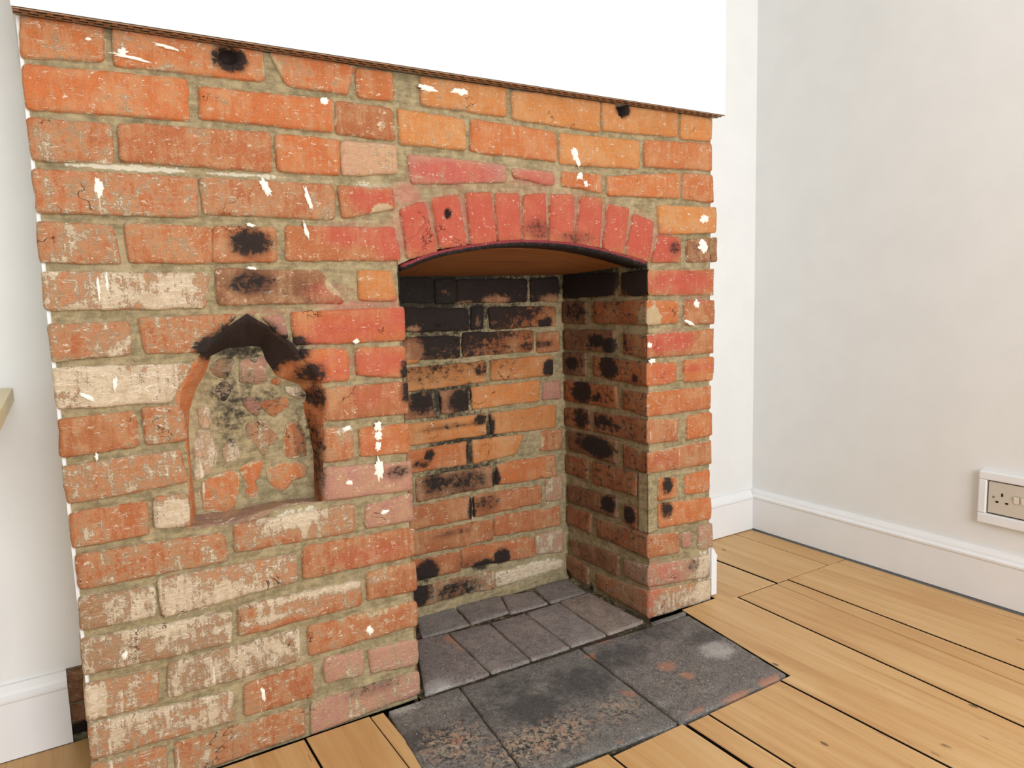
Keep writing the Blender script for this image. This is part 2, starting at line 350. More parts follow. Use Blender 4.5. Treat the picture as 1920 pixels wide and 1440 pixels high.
def mat_brick():
    n = NT('old_brick')
    p = n.pos()
    red, soot, lime, smear = n.masks()
    oi = n.node('ShaderNodeObjectInfo')
    col = oi.outputs['Color']
    big = n.noise(p, 19, 6, .62, .3)
    mid = n.noise(p, 75, 7, .68, .4)
    fine = n.noise(p, 460, 4, .65)
    streak = n.noise(n.vmul(p, (1.0, 1.0, 0.13)), 110, 5, .65)         # vertical drips
    layer = n.noise(n.vmul(p, (0.10, 0.10, 1.0)), 190, 5, .68)         # dragged clay skin
    c = n.mix(n.step(mid, .34, .68), col, n.mix(1.0, col, (.76, .68, .62, 1), 'MULTIPLY'))
    c = n.mix(n.math('MULTIPLY', n.step(big, .50, .74), .7), c, n.mix(1.0, col, (1.10, 1.16, 1.10, 1), 'MULTIPLY'))
    c = n.mix(n.math('MULTIPLY', n.step(layer, .54, .72), .28), c, (.13, .045, .024, 1))
    c = n.mix(n.math('ADD', .12, n.math('MULTIPLY', n.step(n.math('ADD', big, n.math('MULTIPLY', streak, .5)), .62, .95), .42)), c, srgb(198, 156, 114))
    # dust worked into the pores
    c = n.mix(n.math('MULTIPLY', n.step(n.math('ADD', fine, n.math('MULTIPLY', mid, .6)), .76, 1.02), .38), c, srgb(212, 172, 128))
    # red raddle paint
    rf = n.step(n.math('ADD', red, n.math('MULTIPLY', n.math('SUBTRACT', mid, .5), .9)), .18, .80)
    c = n.mix(n.math('MULTIPLY', rf, .70), c, n.mix(mid, srgb(202, 88, 74), srgb(174, 64, 62)))
    # lime wash remnants
    ln = n.math('ADD', n.math('MULTIPLY', big, .36), n.math('ADD', n.math('MULTIPLY', mid, .34), n.math('ADD', n.math('MULTIPLY', streak, .26), n.math('MULTIPLY', fine, .24))))
    ln = n.math('ADD', n.math('MULTIPLY', n.math('SUBTRACT', ln, .6), 2.5), .5)
    la = n.math('SUBTRACT', lime, .38)
    thin = n.step(n.math('ADD', ln, n.math('MULTIPLY', la, .80)), .28, .82)
    thick = n.step(n.math('ADD', ln, n.math('MULTIPLY', la, .50)), .58, .72)
    limec = n.mix(n.step(mid, .35, .65), srgb(226, 213, 188), srgb(194, 176, 148))
    c = n.mix(n.math('MULTIPLY', thin, .60), c, n.mix(big, srgb(208, 174, 136), srgb(188, 148, 108)))
    c = n.mix(n.math('MULTIPLY', thick, .76), c, limec)
    # mortar dragged over the arrises
    sm = n.step(n.math('ADD', smear, n.math('MULTIPLY', n.math('SUBTRACT', mid, .5), 1.3)), .46, .66)
    c = n.mix(n.math('MULTIPLY', sm, .85), c, n.mix(mid, srgb(178, 160, 122), srgb(202, 182, 146)))
    # scratches, drips and specks of white paint
    iso = n.math('ABSOLUTE', n.math('SUBTRACT', n.noise(n.vmul(p, (0.16, 0.16, 1.0)), 70, 4, .65, .8), .5))
    scr = n.math('MULTIPLY', n.math('SUBTRACT', 1.0, n.step(iso, .004, .014)), n.step(n.math('ADD', mid, n.math('MULTIPLY', la, .12)), .50, .57))
    drip = n.math('MULTIPLY', n.step(n.noise(n.vmul(p, (1.0, 1.0, 0.05)), 70, 3, .55), .665, .69), n.step(n.math('ADD', big, n.math('MULTIPLY', la, .16)), .49, .56))
    c = n.mix(n.math('MULTIPLY', n.math('MAXIMUM', scr, drip), .72), c, srgb(244, 230, 206))
    vd = n.voro(p, 75)
    sp = n.math('MULTIPLY', n.math('SUBTRACT', 1.0, n.step(vd, .05, .085)), n.step(n.noise(p, 12, 2), .46, .56))
    c = n.mix(n.math('MULTIPLY', sp, n.math('SUBTRACT', 1.0, n.step(soot, .3, .7))), c, srgb(250, 240, 224))
    # hairline cracks and pits
    cr = n.math('ABSOLUTE', n.math('SUBTRACT', n.noise(p, 14, 4, .6, .5), .5))
    crack = n.math('MULTIPLY', n.math('SUBTRACT', 1.0, n.step(cr, .0015, .006)), n.step(n.noise(p, 9, 2), .60, .63))
    pit = n.step(n.noise(p, 240, 3, .6), .72, .77)
    hole = n.math('MAXIMUM', crack, n.math('MULTIPLY', pit, .8))
    c = n.mix(n.math('MULTIPLY', hole, .75), c, srgb(62, 34, 24))
    # smoke film (with shade painted on cheek and niche reveal), then soot
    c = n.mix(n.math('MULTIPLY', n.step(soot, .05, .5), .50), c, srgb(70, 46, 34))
    sn = n.math('ADD', soot, n.math('MULTIPLY', n.math('SUBTRACT', n.math('ADD', n.math('MULTIPLY', mid, .62), n.math('MULTIPLY', n.math('ADD', fine, layer), .19)), .5), 2.3))
    sf = n.step(sn, .30, .60)
    c = n.mix(n.math('MULTIPLY', sf, .95), c, n.mix(mid, srgb(20, 19, 21), srgb(46, 40, 38)))
    h = n.math('ADD', n.math('MULTIPLY', mid, .7), n.math('ADD', n.math('MULTIPLY', fine, .25), n.math('ADD', n.math('MULTIPLY', layer, .45), n.math('SUBTRACT', n.math('MULTIPLY', thick, .22), n.math('MULTIPLY', hole, .8)))))
    return n.done(c, .82, n.bump(h, .0042, .9))

def mat_mortar():
    n = NT('lime_mortar')
    p = n.pos()
    red, soot, lime, smear = n.masks()
    big = n.noise(p, 14, 5, .6, .4)
    mid = n.noise(p, 80, 6, .68)
    drag = n.noise(n.vmul(p, (.15, .15, 1)), 130, 4, .65)
    fine = n.noise(p, 620, 3, .65)
    c = n.mix(n.step(n.math('ADD', n.math('MULTIPLY', mid, .6), n.math('MULTIPLY', drag, .4)), .36, .64), srgb(182, 164, 126), srgb(130, 116, 86))
    c = n.mix(n.math('MULTIPLY', n.step(big, .48, .70), .55), c, srgb(198, 178, 142))
    c = n.mix(n.math('MULTIPLY', n.step(big, .46, .30), .35), c, srgb(122, 118, 92))
    c = n.mix(n.math('MULTIPLY', n.step(fine, .54, .72), .32), c, srgb(214, 198, 164))
    c = n.mix(n.math('MULTIPLY', n.step(fine, .44, .30), .35), c, srgb(112, 98, 72))
    rf = n.step(n.math('ADD', red, n.math('MULTIPLY', n.math('SUBTRACT', mid, .5), .9)), .25, .95)
    c = n.mix(n.math('MULTIPLY', rf, .55), c, srgb(196, 112, 104))
    wl = n.step(n.math('ADD', n.math('MULTIPLY', lime, .5), n.math('ADD', n.math('MULTIPLY', mid, .7), n.math('MULTIPLY', drag, .3))), .69, .78)
    c = n.mix(n.math('MULTIPLY', wl, .75), c, srgb(234, 226, 206))
    vd = n.voro(p, 75)
    sp = n.math('MULTIPLY', n.math('SUBTRACT', 1.0, n.step(vd, .04, .08)), n.step(n.noise(p, 10, 2), .46, .56))
    c = n.mix(sp, c, srgb(246, 238, 222))
    sn = n.math('ADD', soot, n.math('MULTIPLY', n.math('SUBTRACT', mid, .5), 1.3))
    c = n.mix(n.math('MULTIPLY', n.step(sn, .42, .95), .9), c, srgb(34, 32, 32))
    h = n.math('ADD', n.math('MULTIPLY', mid, .8), n.math('ADD', n.math('MULTIPLY', drag, .4), n.math('MULTIPLY', fine, .4)))
    return n.done(c, .9, n.bump(h, .0042, .9))

def mat_tile():
    n = NT('hearth_tile')
    p = n.pos()
    red, soot, lime, smear = n.masks()
    oi = n.node('ShaderNodeObjectInfo')
    col = oi.outputs['Color']
    big = n.noise(p, 11, 5, .6, .4)
    mid = n.noise(p, 42, 7, .72, .6)
    fine = n.noise(p, 300, 5, .75)
    c = n.mix(n.step(mid, .34, .66), col, n.mix(1.0, col, (.62, .62, .64, 1), 'MULTIPLY'))
    c = n.mix(n.math('MULTIPLY', n.step(big, .5, .7), .5), c, n.mix(1.0, col, (1.25, 1.22, 1.18, 1), 'MULTIPLY'))
    c = n.mix(n.math('MULTIPLY', n.step(fine, .51, .66), .60), c, srgb(196, 188, 176))
    c = n.mix(n.math('MULTIPLY', n.step(fine, .47, .36), .70), c, srgb(52, 51, 53))
    sf = n.step(n.math('ADD', soot, n.math('MULTIPLY', n.math('SUBTRACT', n.math('ADD', n.math('MULTIPLY', mid, .6), n.math('MULTIPLY', fine, .4)), .5), 1.8)), .25, .80)
    c = n.mix(n.math('MULTIPLY', sf, .72), c, n.mix(fine, srgb(34, 35, 38), srgb(96, 94, 94)))
    blotch = n.noise(p, 85, 8, .78, .8)
    patch = n.step(n.math('ADD', n.math('MULTIPLY', smear, .10), n.math('ADD', n.math('MULTIPLY', blotch, .75), n.math('MULTIPLY', mid, .25))), .57, .63)
    pc = n.mix(n.step(mid, .42, .62), srgb(204, 184, 152), srgb(186, 150, 130))
    c = n.mix(n.math('MULTIPLY', n.math('MULTIPLY', patch, n.math('ADD', .18, smear)), .70, clamp=True), c, pc)
    dk = n.step(n.math('ADD', n.math('MULTIPLY', smear, .06), n.math('SUBTRACT', 1.0, blotch)), .56, .64)
    c = n.mix(n.math('MULTIPLY', n.math('MULTIPLY', dk, n.math('ADD', .25, smear)), .75, clamp=True), c, srgb(44, 45, 46))
    lf = n.step(n.math('ADD', lime, n.math('MULTIPLY', n.math('SUBTRACT', n.math('ADD', n.math('MULTIPLY', mid, .6), n.math('MULTIPLY', fine, .4)), .5), 3.0)), .40, 1.25)
    c = n.mix(n.math('MULTIPLY', lf, .75), c, srgb(206, 204, 198))
    rf = n.step(n.math('ADD', red, n.math('MULTIPLY', n.math('SUBTRACT', n.math('ADD', n.math('MULTIPLY', mid, .5), n.math('MULTIPLY', blotch, .5)), .5), 2.4)), .40, .85)
    c = n.mix(n.math('MULTIPLY', rf, .66), c, srgb(200, 142, 112))
    vd = n.voro(p, 55)
    sp = n.math('MULTIPLY', n.math('SUBTRACT', 1.0, n.step(vd, .06, .11)), n.step(n.noise(p, 10, 2), .48, .56))
    c = n.mix(n.math('MULTIPLY', sp, .8), c, srgb(226, 216, 200))
    h = n.math('ADD', n.math('MULTIPLY', mid, .8), n.math('MULTIPLY', fine, .5))
    return n.done(c, .74, n.bump(h, .005, .9))

def mat_plank():
    n = NT('sanded_pine')
    p = n.pos()
    oi = n.node('ShaderNodeObjectInfo')
    off = n.math('MULTIPLY', oi.outputs['Random'], 37.0)
    cx = n.node('ShaderNodeCombineXYZ')
    n.put(cx.inputs[0], off); n.put(cx.inputs[1], off); n.put(cx.inputs[2], off)
    q = n.vadd(p, cx.outputs[0])
    g1 = n.noise(n.vmul(q, (1, .05, 1)), 30, 5, .6, .9)
    g2 = n.noise(n.vmul(q, (1, .022, 1)), 130, 4, .6, .4)
    blot = n.noise(n.vmul(q, (1, .4, 1)), 6, 4, .55)
    c = n.ramp(g1, [(.28, srgb(190, 144, 92)), (.5, srgb(208, 167, 113)), (.72, srgb(218, 183, 134))])
    c = n.mix(n.math('MULTIPLY', n.step(blot, .42, .72), .45), c, srgb(190, 140, 84))
    c = n.mix(n.math('MULTIPLY', n.step(g2, .60, .74), .40), c, srgb(150, 100, 58))
    tint = n.math('SUBTRACT', oi.outputs['Random'], .5)
    c = n.mix(n.math('MULTIPLY', n.math('ABSOLUTE', tint), .35), c, srgb(196, 146, 90))
    # dents, nail heads and dark scuffs drawn out along the grain
    v = n.voro(n.vmul(q, (1, .45, 1)), 17)
    k = n.math('MULTIPLY', n.math('SUBTRACT', 1.0, n.step(v, .05, .085)), n.step(n.noise(q, 5, 2), .42, .5))
    c = n.mix(n.math('MULTIPLY', k, .8), c, srgb(84, 58, 42))
    d = n.step(n.noise(n.vmul(q, (1, .14, 1)), 90, 4, .65), .655, .71)
    c = n.mix(n.math('MULTIPLY', n.math('MULTIPLY', d, n.step(blot, .42, .56)), .7), c, srgb(92, 66, 46))
    h = n.math('ADD', n.math('MULTIPLY', g1, .5), n.math('ADD', n.math('MULTIPLY', g2, .3), n.math('MULTIPLY', k, -.8)))
    n.b.inputs['Specular IOR Level'].default_value = 0.4
    return n.done(c, n.math('ADD', .36, n.math('MULTIPLY', g1, .22)), n.bump(h, .0016, .6))

def mat_paint(name, col, bump=.0012, rough=.7, scale=160):
    n = NT(name)
    p = n.pos()
    a = n.noise(p, scale, 3, .5)
    b = n.noise(p, 9, 3, .5)
    c = n.mix(n.step(b, .35, .65), col, tuple(x * .975 for x in col[:3]) + (1,))
    h = n.math('ADD', n.math('MULTIPLY', a, .4), n.math('MULTIPLY', b, .5))
    return n.done(c, rough, n.bump(h, bump, .5))

def mat_plain(name, col, rough=.6, metal=0.0, scale=80, amp=.12, bump=.0005):
    n = NT(name)
    a = n.noise(n.pos(), scale, 4, .6)
    c = n.mix(n.math('MULTIPLY', a, amp * 2), col, tuple(x * .6 for x in col[:3]) + (1,))
    n.b.inputs['Metallic'].default_value = metal
    return n.done(c, rough, n.bump(a, bump, .5))

def mat_iron():
    n = NT('sooty_iron_bar')
    p = n.pos()
    red, soot, lime, smear = n.masks()
    mid = n.noise(p, 130, 5, .7)
    c = n.mix(n.step(mid, .4, .7), srgb(26, 23, 23), srgb(58, 50, 48))
    c = n.mix(n.math('MULTIPLY', n.step(n.math('ADD', n.math('MULTIPLY', mid, .5), red), .75, .95), .85), c, srgb(140, 48, 54))
    c = n.mix(n.math('MULTIPLY', n.step(mid, .62, .68), n.step(red, .5, .9)), c, srgb(226, 206, 192))
    return n.done(c, .6, n.bump(mid, .002, .7))

def mat_ply():
    n = NT('brown_plywood')
    p = n.pos()
    g = n.noise(n.vmul(p, (.08, 1, 1)), 60, 5, .6, .8)
    c = n.ramp(g, [(.3, srgb(132, 84, 48)), (.7, srgb(160, 110, 66))])
    s = n.step(n.noise(p, 30, 3), .68, .74)
    c = n.mix(n.math('MULTIPLY', s, .5), c, srgb(80, 46, 28))
    return n.done(c, .6, n.bump(g, .001, .5))

M = dict(brick=mat_brick(), mortar=mat_mortar(), tile=mat_tile(), plank=mat_plank(),
         wall=mat_paint('white_wall_paint', (.84, .84, .825, 1)),
         gloss=mat_paint('white_gloss_paint', (.86, .86, .86, 1), .0016, .35, 60),
         ceil=mat_paint('white_ceiling_paint', (.85, .85, .84, 1)),
         splash=mat_plain('white_paint_drip', srgb(250, 242, 228), .6, amp=.05),
         dark=mat_plain('dark_void', srgb(26, 21, 18), .95),
         bead=mat_plain('brown_metal_bead', srgb(176, 138, 108), .6, .1, 200, .25),
         iron=mat_iron(), ply=mat_ply(),
         plate=mat_plain('nickel_socket_plate', srgb(218, 210, 196), .42, .15, 300, .05, .0002),
         switch=mat_plain('switch_rocker', srgb(232, 226, 212), .35, 0, 200, .04, .0001),
         black=mat_plain('black_plastic', srgb(22, 20, 20), .5),
         steel=mat_plain('steel_screw', srgb(170, 165, 155), .35, .8),
         beech=mat_plain('pale_beech', srgb(222, 208, 170), .5, 0, 40, .12))

BASE = dict(o=srgb(194, 102, 50), r=srgb(172, 93, 54), y=srgb(204, 126, 62), d=srgb(132, 80, 58),
            p=srgb(176, 122, 114), t=srgb(206, 166, 138), k=srgb(60, 48, 44), m=srgb(176, 158, 120),
            g=srgb(160, 151, 146), s=srgb(134, 129, 124), w=srgb(166, 150, 138))

# ------------------------------------------------------------------ object helpers
def tag(o, label=None, cat=None, kind=None):
    if label: o['label'] = label
    if cat: o['category'] = cat
    if kind: o['kind'] = kind
    return o

def empty(name, loc=(0, 0, 0)):
    o = bpy.data.objects.new(name, None)
    COL.objects.link(o)
    o.location = loc
    o.empty_display_size = .1
    return o

WPOS = {}
def link(name, verts, faces, mat, parent=None, mask=None, color=None, smooth=True, recalc=True):
    """one mesh object from world-space vertices; its origin goes to the middle of its base"""
    V = np.array(verts, dtype=float)
    lo, hi = V.min(0), V.max(0)
    org = np.array([(lo[0] + hi[0]) / 2, (lo[1] + hi[1]) / 2, lo[2]])
    me = bpy.data.meshes.new(name)
    me.from_pydata((V - org).tolist(), [], faces)
    if recalc:
        bm = bmesh.new(); bm.from_mesh(me)
        bmesh.ops.recalc_face_normals(bm, faces=bm.faces)
        bm.to_mesh(me); bm.free()
    me.materials.append(mat)
    if mask is not None:
        at = me.attributes.new('mask', 'FLOAT_COLOR', 'POINT')
        at.data.foreach_set('color', np.asarray(mask, dtype=np.float32).ravel())
    if smooth:
        me.polygons.foreach_set('use_smooth', [True] * len(me.polygons))
    o = bpy.data.objects.new(name, me)
    COL.objects.link(o)
    WPOS[o.name] = org
    pl = np.zeros(3)
    if parent is not None:
        o.parent = parent
        pl = WPOS.get(parent.name, np.array(parent.location))
    o.location = org - pl
    if color is not None:
        o.color = color
    return o

def box_geo(x0, x1, y0, y1, z0, z1, bev=0.0):
    """box, optionally with chamfered edges on every side (24 vertices)"""
    if bev <= 0:
        v = [(x, y, z) for x in (x0, x1) for y in (y0, y1) for z in (z0, z1)]
        f = [(0, 1, 3, 2), (4, 6, 7, 5), (0, 4, 5, 1), (2, 3, 7, 6), (0, 2, 6, 4), (1, 5, 7, 3)]
        return v, f
    bm = bmesh.new()
    v, f = box_geo(x0, x1, y0, y1, z0, z1)
    bv = [bm.verts.new(p) for p in v]
    for q in f: bm.faces.new([bv[i] for i in q])
    bmesh.ops.recalc_face_normals(bm, faces=bm.faces)
    bmesh.ops.bevel(bm, geom=list(bm.edges), offset=bev, segments=2, profile=.6, affect='EDGES')
    bm.verts.index_update()
    vv = [tuple(a.co) for a in bm.verts]
    ff = [tuple(a.index for a in g.verts) for g in bm.faces]
    bm.free()
    return vv, ff

def box(name, dims, mat, parent=None, bev=0.0, **kw):
    v, f = box_geo(*dims, bev)
    return link(name, v, f, mat, parent, smooth=False, **kw)

def prism(name, poly, axis_map, a, b, mat, parent=None):
    """extrude a 2D polygon from a to b; axis_map(u, v, w) -> world"""
    n = len(poly)
    v = [axis_map(u, w, a) for u, w in poly] + [axis_map(u, w, b) for u, w in poly]
    f = [tuple(range(n)), tuple(range(n, 2 * n))] + [(i, (i + 1) % n, n + (i + 1) % n, n + i) for i in range(n)]
    return link(name, v, f, mat, parent, smooth=False)

def blobval(B, U, V):
    out = np.zeros_like(U)
    for u, v, ru, rv, s in B:
        d = ((U - u / 1000) / (ru / 1000)) ** 2 + ((V - v / 1000) / (rv / 1000)) ** 2
        e = np.exp(-(d * .9) ** 1.8)
        out = np.maximum(out, s * e) if s > 0 else out * (1 + s * e)
    return out

SURF = {
    'front': (lambda u, v, n: (u, -n, v), FRONT_RED, FRONT_SOOT_SHADE, FRONT_LIME, FRONT_SMEAR),
    'back': (lambda u, v, n: (u, DEPTH - n, v), BACK_RED, BACK_SOOT, BACK_LIME, BACK_SMEAR),
    'cheek': (lambda u, v, n: (XR_ - n, u, v), CHEEK_RED, CHEEK_SOOT_SHADE, CHEEK_LIME, CHEEK_SMEAR),
    'cheek2': (lambda u, v, n: (XL + n, u, v), CHEEK_RED, CHEEK_SOOT_SHADE, CHEEK_LIME, CHEEK_SMEAR),
    'hearth': (lambda u, v, n: (u, v, n), HEARTH_RED, HEARTH_SOOT, HEARTH_LIME, HEARTH_SMEAR),
}

def masks_for(surf, U, V, lime=0.0, edge=None):
    U, V = np.asarray(U, float), np.asarray(V, float)
    s = SURF[surf]
    m = np.zeros((len(U), 4))
    m[:, 0] = blobval(s[1], U, V)
    m[:, 1] = blobval(s[2], U, V)
    m[:, 2] = lime + blobval(s[3], U, V)
    m[:, 3] = blobval(s[4], U, V)
    if edge is not None:
        m[:, 3] = np.maximum(m[:, 3], edge)
    return m

def pn(x, y, z, s):
    return noise.noise(Vector((x * s, y * s, z * s)))

def marks(L, fine, pitch):
    a = [0.0, .0035, .009]
    k = max(1, int(round((L - .018) / pitch)))
    inner = [.009 + (L - .018) * i / k for i in range(1, k)]
    return np.array(a + inner + [L - x for x in reversed(a)]) / L

def sample_face(surf, quad, seed, proud, pitch, rnd, wob, relief, dimples=()):
    """irregular brick face: returns grid of (u, v, n), number of columns and rows, edge mask"""
    (tlu, tlv), (tru, trv), (bru, brv), (blu, blv) = quad
    Lu = max(.02, (math.hypot(tru - tlu, trv - tlv) + math.hypot(bru - blu, brv - blv)) / 2)
    Lv = max(.02, (math.hypot(tru - bru, trv - brv) + math.hypot(tlu - blu, tlv - blv)) / 2)
    S, T = marks(Lu, 0, pitch), marks(Lv, 0, pitch)
    G = []; E = []
    for t in T:
        for s in S:
            du, dv = min(s, 1 - s) * Lu, min(t, 1 - t) * Lv
            ss, tt = s, t
            a, b = rnd - du, rnd - dv
            if a > 0 and b > 0:
                h = math.hypot(a, b)
                if h > rnd:
                    na, nb = a * rnd / h, b * rnd / h
                    nd, ne = (rnd - na) / Lu, (rnd - nb) / Lv
                    ss = nd if s < .5 else 1 - nd
                    tt = ne if t < .5 else 1 - ne
            u = (tlu * (1 - ss) + tru * ss) * tt + (blu * (1 - ss) + bru * ss) * (1 - tt)
            v = (tlv * (1 - ss) + trv * ss) * tt + (blv * (1 - ss) + brv * ss) * (1 - tt)
            ed = min(du, dv)
            w = wob * max(0, 1 - ed / .012)
            u += w * (pn(u, v, seed, 28) * .8 + pn(u, v, seed + 9, 80) * .6)
            v += w * (pn(u, v, seed + 5, 28) * .8 + pn(u, v, seed + 3, 80) * .6)
            n = proud + relief * (pn(u, v, seed, 18) * .9 + pn(u, v, seed + 2, 55) * .6)
            n -= .0030 if ed < .0005 else (.0007 if ed < .005 else 0)
            for (cu, cv, ru, rv, dp) in dimples:
                d = ((u - cu / 1000) / (ru / 1000)) ** 2 + ((v - cv / 1000) / (rv / 1000)) ** 2
                if d < 1.3:
                    n -= dp / 1000 * max(0, 1 - d / 1.3) ** .6
            G.append((u, v, n)); E.append(max(0.0, .55 - ed / .010))
    return G, len(S), len(T), E

def grid_faces(nc, nr, off=0):
    return [(off + r * nc + c, off + r * nc + c + 1, off + (r + 1) * nc + c + 1, off + (r + 1) * nc + c)
            for r in range(nr - 1) for c in range(nc - 1)]

def rim(nc, nr):
    return ([c for c in range(nc)] + [r * nc + nc - 1 for r in range(1, nr)] +
            [(nr - 1) * nc + c for c in range(nc - 2, -1, -1)] + [r * nc for r in range(nr - 2, 0, -1)])

_seed = [0]
def brick(name, surf, q, col, lime, parent, mat='brick', depth=.06, proud=None, pitch=.011, rnd=.007, wob=.0024, relief=.0013, dimples=()):
    _seed[0] += 1
    sd = _seed[0] * 1.37
    if proud is None:
        proud = random.uniform(-.0008, .0014)
    quad = [(q[0] / 1000, q[1] / 1000), (q[2] / 1000, q[3] / 1000), (q[4] / 1000, q[5] / 1000), (q[6] / 1000, q[7] / 1000)]
    # T runs from bottom to top
    if mat == 'brick':
        e = .0020                                # bricks meet the pointing, so let them run a little into it
        (a0, a1), (b0_, b1_), (c0, c1), (d0, d1) = quad
        sg = 1 if b0_ > a0 else -1
        quad = [(a0 - e * sg, a1 + e), (b0_ + e * sg, b1_ + e), (c0 + e * sg, c1 - e), (d0 - e * sg, d1 - e)]
        if surf == 'front':                      # not past the jambs of the opening
            quad = [(min(u, XL) if (a0 + b0_) / 2 < XL else u, v) for u, v in quad]
    G, nc, nr, E = sample_face(surf, quad, sd, proud, pitch, rnd, wob, relief, dimples)
    fr = SURF[surf][0]
    V = [fr(*g) for g in G]
    if surf == 'front':
        G = [(u, min(v, TOP - .0005), n) for u, v, n in G]
        V = [fr(*g) for g in G]
    F = grid_faces(nc, nr)
    rm = rim(nc, nr); n0 = len(V)
    for i in rm:
        V.append(fr(G[i][0], G[i][1], -depth))
    k = len(rm)
    F += [(rm[i], rm[(i + 1) % k], n0 + (i + 1) % k, n0 + i) for i in range(k)]
    F.append(tuple(n0 + i for i in range(k)))
    UU = [g[0] for g in G] + [G[i][0] for i in rm]
    VV = [g[1] for g in G] + [G[i][1] for i in rm]
    EE = E + [.4] * k
    if mat == 'tile':
        EE = [0.0] * len(UU)
    m = masks_for(surf, UU, VV, lime * .09, np.array(EE))
    c = BASE[col]; j = 1 + random.uniform(-.10, .10); h = random.uniform(-.05, .05)
    c = (c[0] * j, c[1] * j * (1 + h), c[2] * j * (1 + h), 1)
    return link(name, V, F, M[mat], parent, m, c)

def corner_brick(q, col, lime, parent, mortar=False):
    """brick that turns the corner from the front of the pier into the fireplace opening"""
    _seed[0] += 1
    sd = _seed[0] * 1.37
    f4 = [(q[i] / 1000, q[i + 1] / 1000) for i in range(0, 8, 2)]
    c4 = [(q[i] / 1000, q[i + 1] / 1000) for i in range(8, 16, 2)]
    zt, zb = (f4[0][1] + c4[1][1]) / 2 + .0012, (f4[3][1] + c4[2][1]) / 2 - .0012
    nr = max(5, int((zt - zb) / .011) + 3)
    T = marks(zt - zb, 0, .011); nr = len(T)
    def shared(t):
        z = zb + (zt - zb) * t
        d = .0022 + .0012 * pn(sd, z, 0, 50)
        return (XR_ + d, d, z)
    V, UU, VV, EE, SF = [], [], [], [], []
    proud = random.uniform(-.0005, .0012) if not mortar else -.001
    def add(w, surf, u, v, e):
        V.append(w); UU.append(u); VV.append(v); EE.append(e); SF.append(surf)
        return len(V) - 1
    sh = []
    for t in T:
        w = shared(t); sh.append(add(w, 'front', w[0], w[2], max(0, .55 - min(t, 1 - t) * (zt - zb) / .012)))
    F = []
    outer = []
    for surf, q4, inv in (('front', f4, False), ('cheek', c4, True)):
        fr = SURF[surf][0]
        tl, tr, br, bl = q4
        if inv:                                  # run away from the shared edge in both cases
            tl, tr, br, bl = tr, tl, bl, br
        L = abs(tr[0] - tl[0])
        S = marks(L, 0, .011)[1:]
        rows = []
        for j, t in enumerate(T):
            row = [sh[j]]
            for s in S:
                u = tl[0] + (tr[0] - tl[0]) * s
                top = zt + (tr[1] - zt) * s; bot = zb + (br[1] - zb) * s
                v = bot + (top - bot) * t
                ed = min((1 - s) * L, min(t, 1 - t) * (top - bot))
                w = .002 * max(0, 1 - ed / .012)
                u += w * pn(u, v, sd, 40); v += w * (pn(u, v, sd + 3, 28) * .8 + pn(u, v, sd + 7, 80) * .6)
                n = proud + .0012 * (pn(u, v, sd, 18) + .6 * pn(u, v, sd + 2, 55))
                if not mortar:
                    n -= .004 if ed < .0005 else (.0012 if ed < .005 else 0)
                else:
                    n -= .003 if ed < .0005 else 0
                row.append(add(fr(u, v, n), surf, u, v, max(0, .65 - ed / .012)))
            rows.append(row)
        for j in range(nr - 1):
            for i in range(len(rows[0]) - 1):
                F.append((rows[j][i], rows[j][i + 1], rows[j + 1][i + 1], rows[j + 1][i]))
        outer.append(rows)
    A, B_ = outer
    # close: top, bottom and back
    topl = A[-1][::-1] + B_[-1][1:]
    botl = A[0][::-1] + B_[0][1:]
    xe, ye = V[A[0][-1]][0], V[B_[0][-1]][1]
    it = add((xe, ye, zt - .003), 'front', xe, zt, .5); ib = add((xe, ye, zb + .003), 'front', xe, zb, .5)
    F.append(tuple(topl + [it])); F.append(tuple(botl + [ib]))
    F.append(tuple([r[-1] for r in A] + [it, ib])); F.append(tuple([r[-1] for r in B_] + [it, ib]))
    m = np.zeros((len(V), 4))
    for surf in ('front', 'cheek'):
        ix = [i for i, s in enumerate(SF) if s == surf]
        m[ix] = masks_for(surf, np.array(UU)[ix], np.array(VV)[ix], lime / 9, np.array(EE)[ix])
    c = BASE[col]; j = 1 + random.uniform(-.08, .08)
    if mortar:
        m[:, 3] = 0
        return link('mortar_repair', V, F, M['mortar'], parent, m)
    return link('brick', V, F, M['brick'], parent, m, (c[0] * j, c[1] * j, c[2] * j, 1))

def in_poly(x, y, P):
    c = False; n = len(P)
    for i in range(n):
        x1, y1 = P[i]; x2, y2 = P[i - 1]
        if (y1 > y) != (y2 > y) and x < (x2 - x1) * (y - y1) / (y2 - y1) + x1:
            c = not c
    return c

def snap(x, y, P):
    best = None
    for i in range(len(P)):
        ax, ay = P[i]; bx, by = P[(i + 1) % len(P)]
        dx, dy = bx - ax, by - ay
        l = dx * dx + dy * dy
        t = 0 if l == 0 else max(0, min(1, ((x - ax) * dx + (y - ay) * dy) / l))
        px, py = ax + t * dx, ay + t * dy
        d = (px - x) ** 2 + (py - y) ** 2
        if best is None or d < best[0]: best = (d, px, py)
    return best[1], best[2]

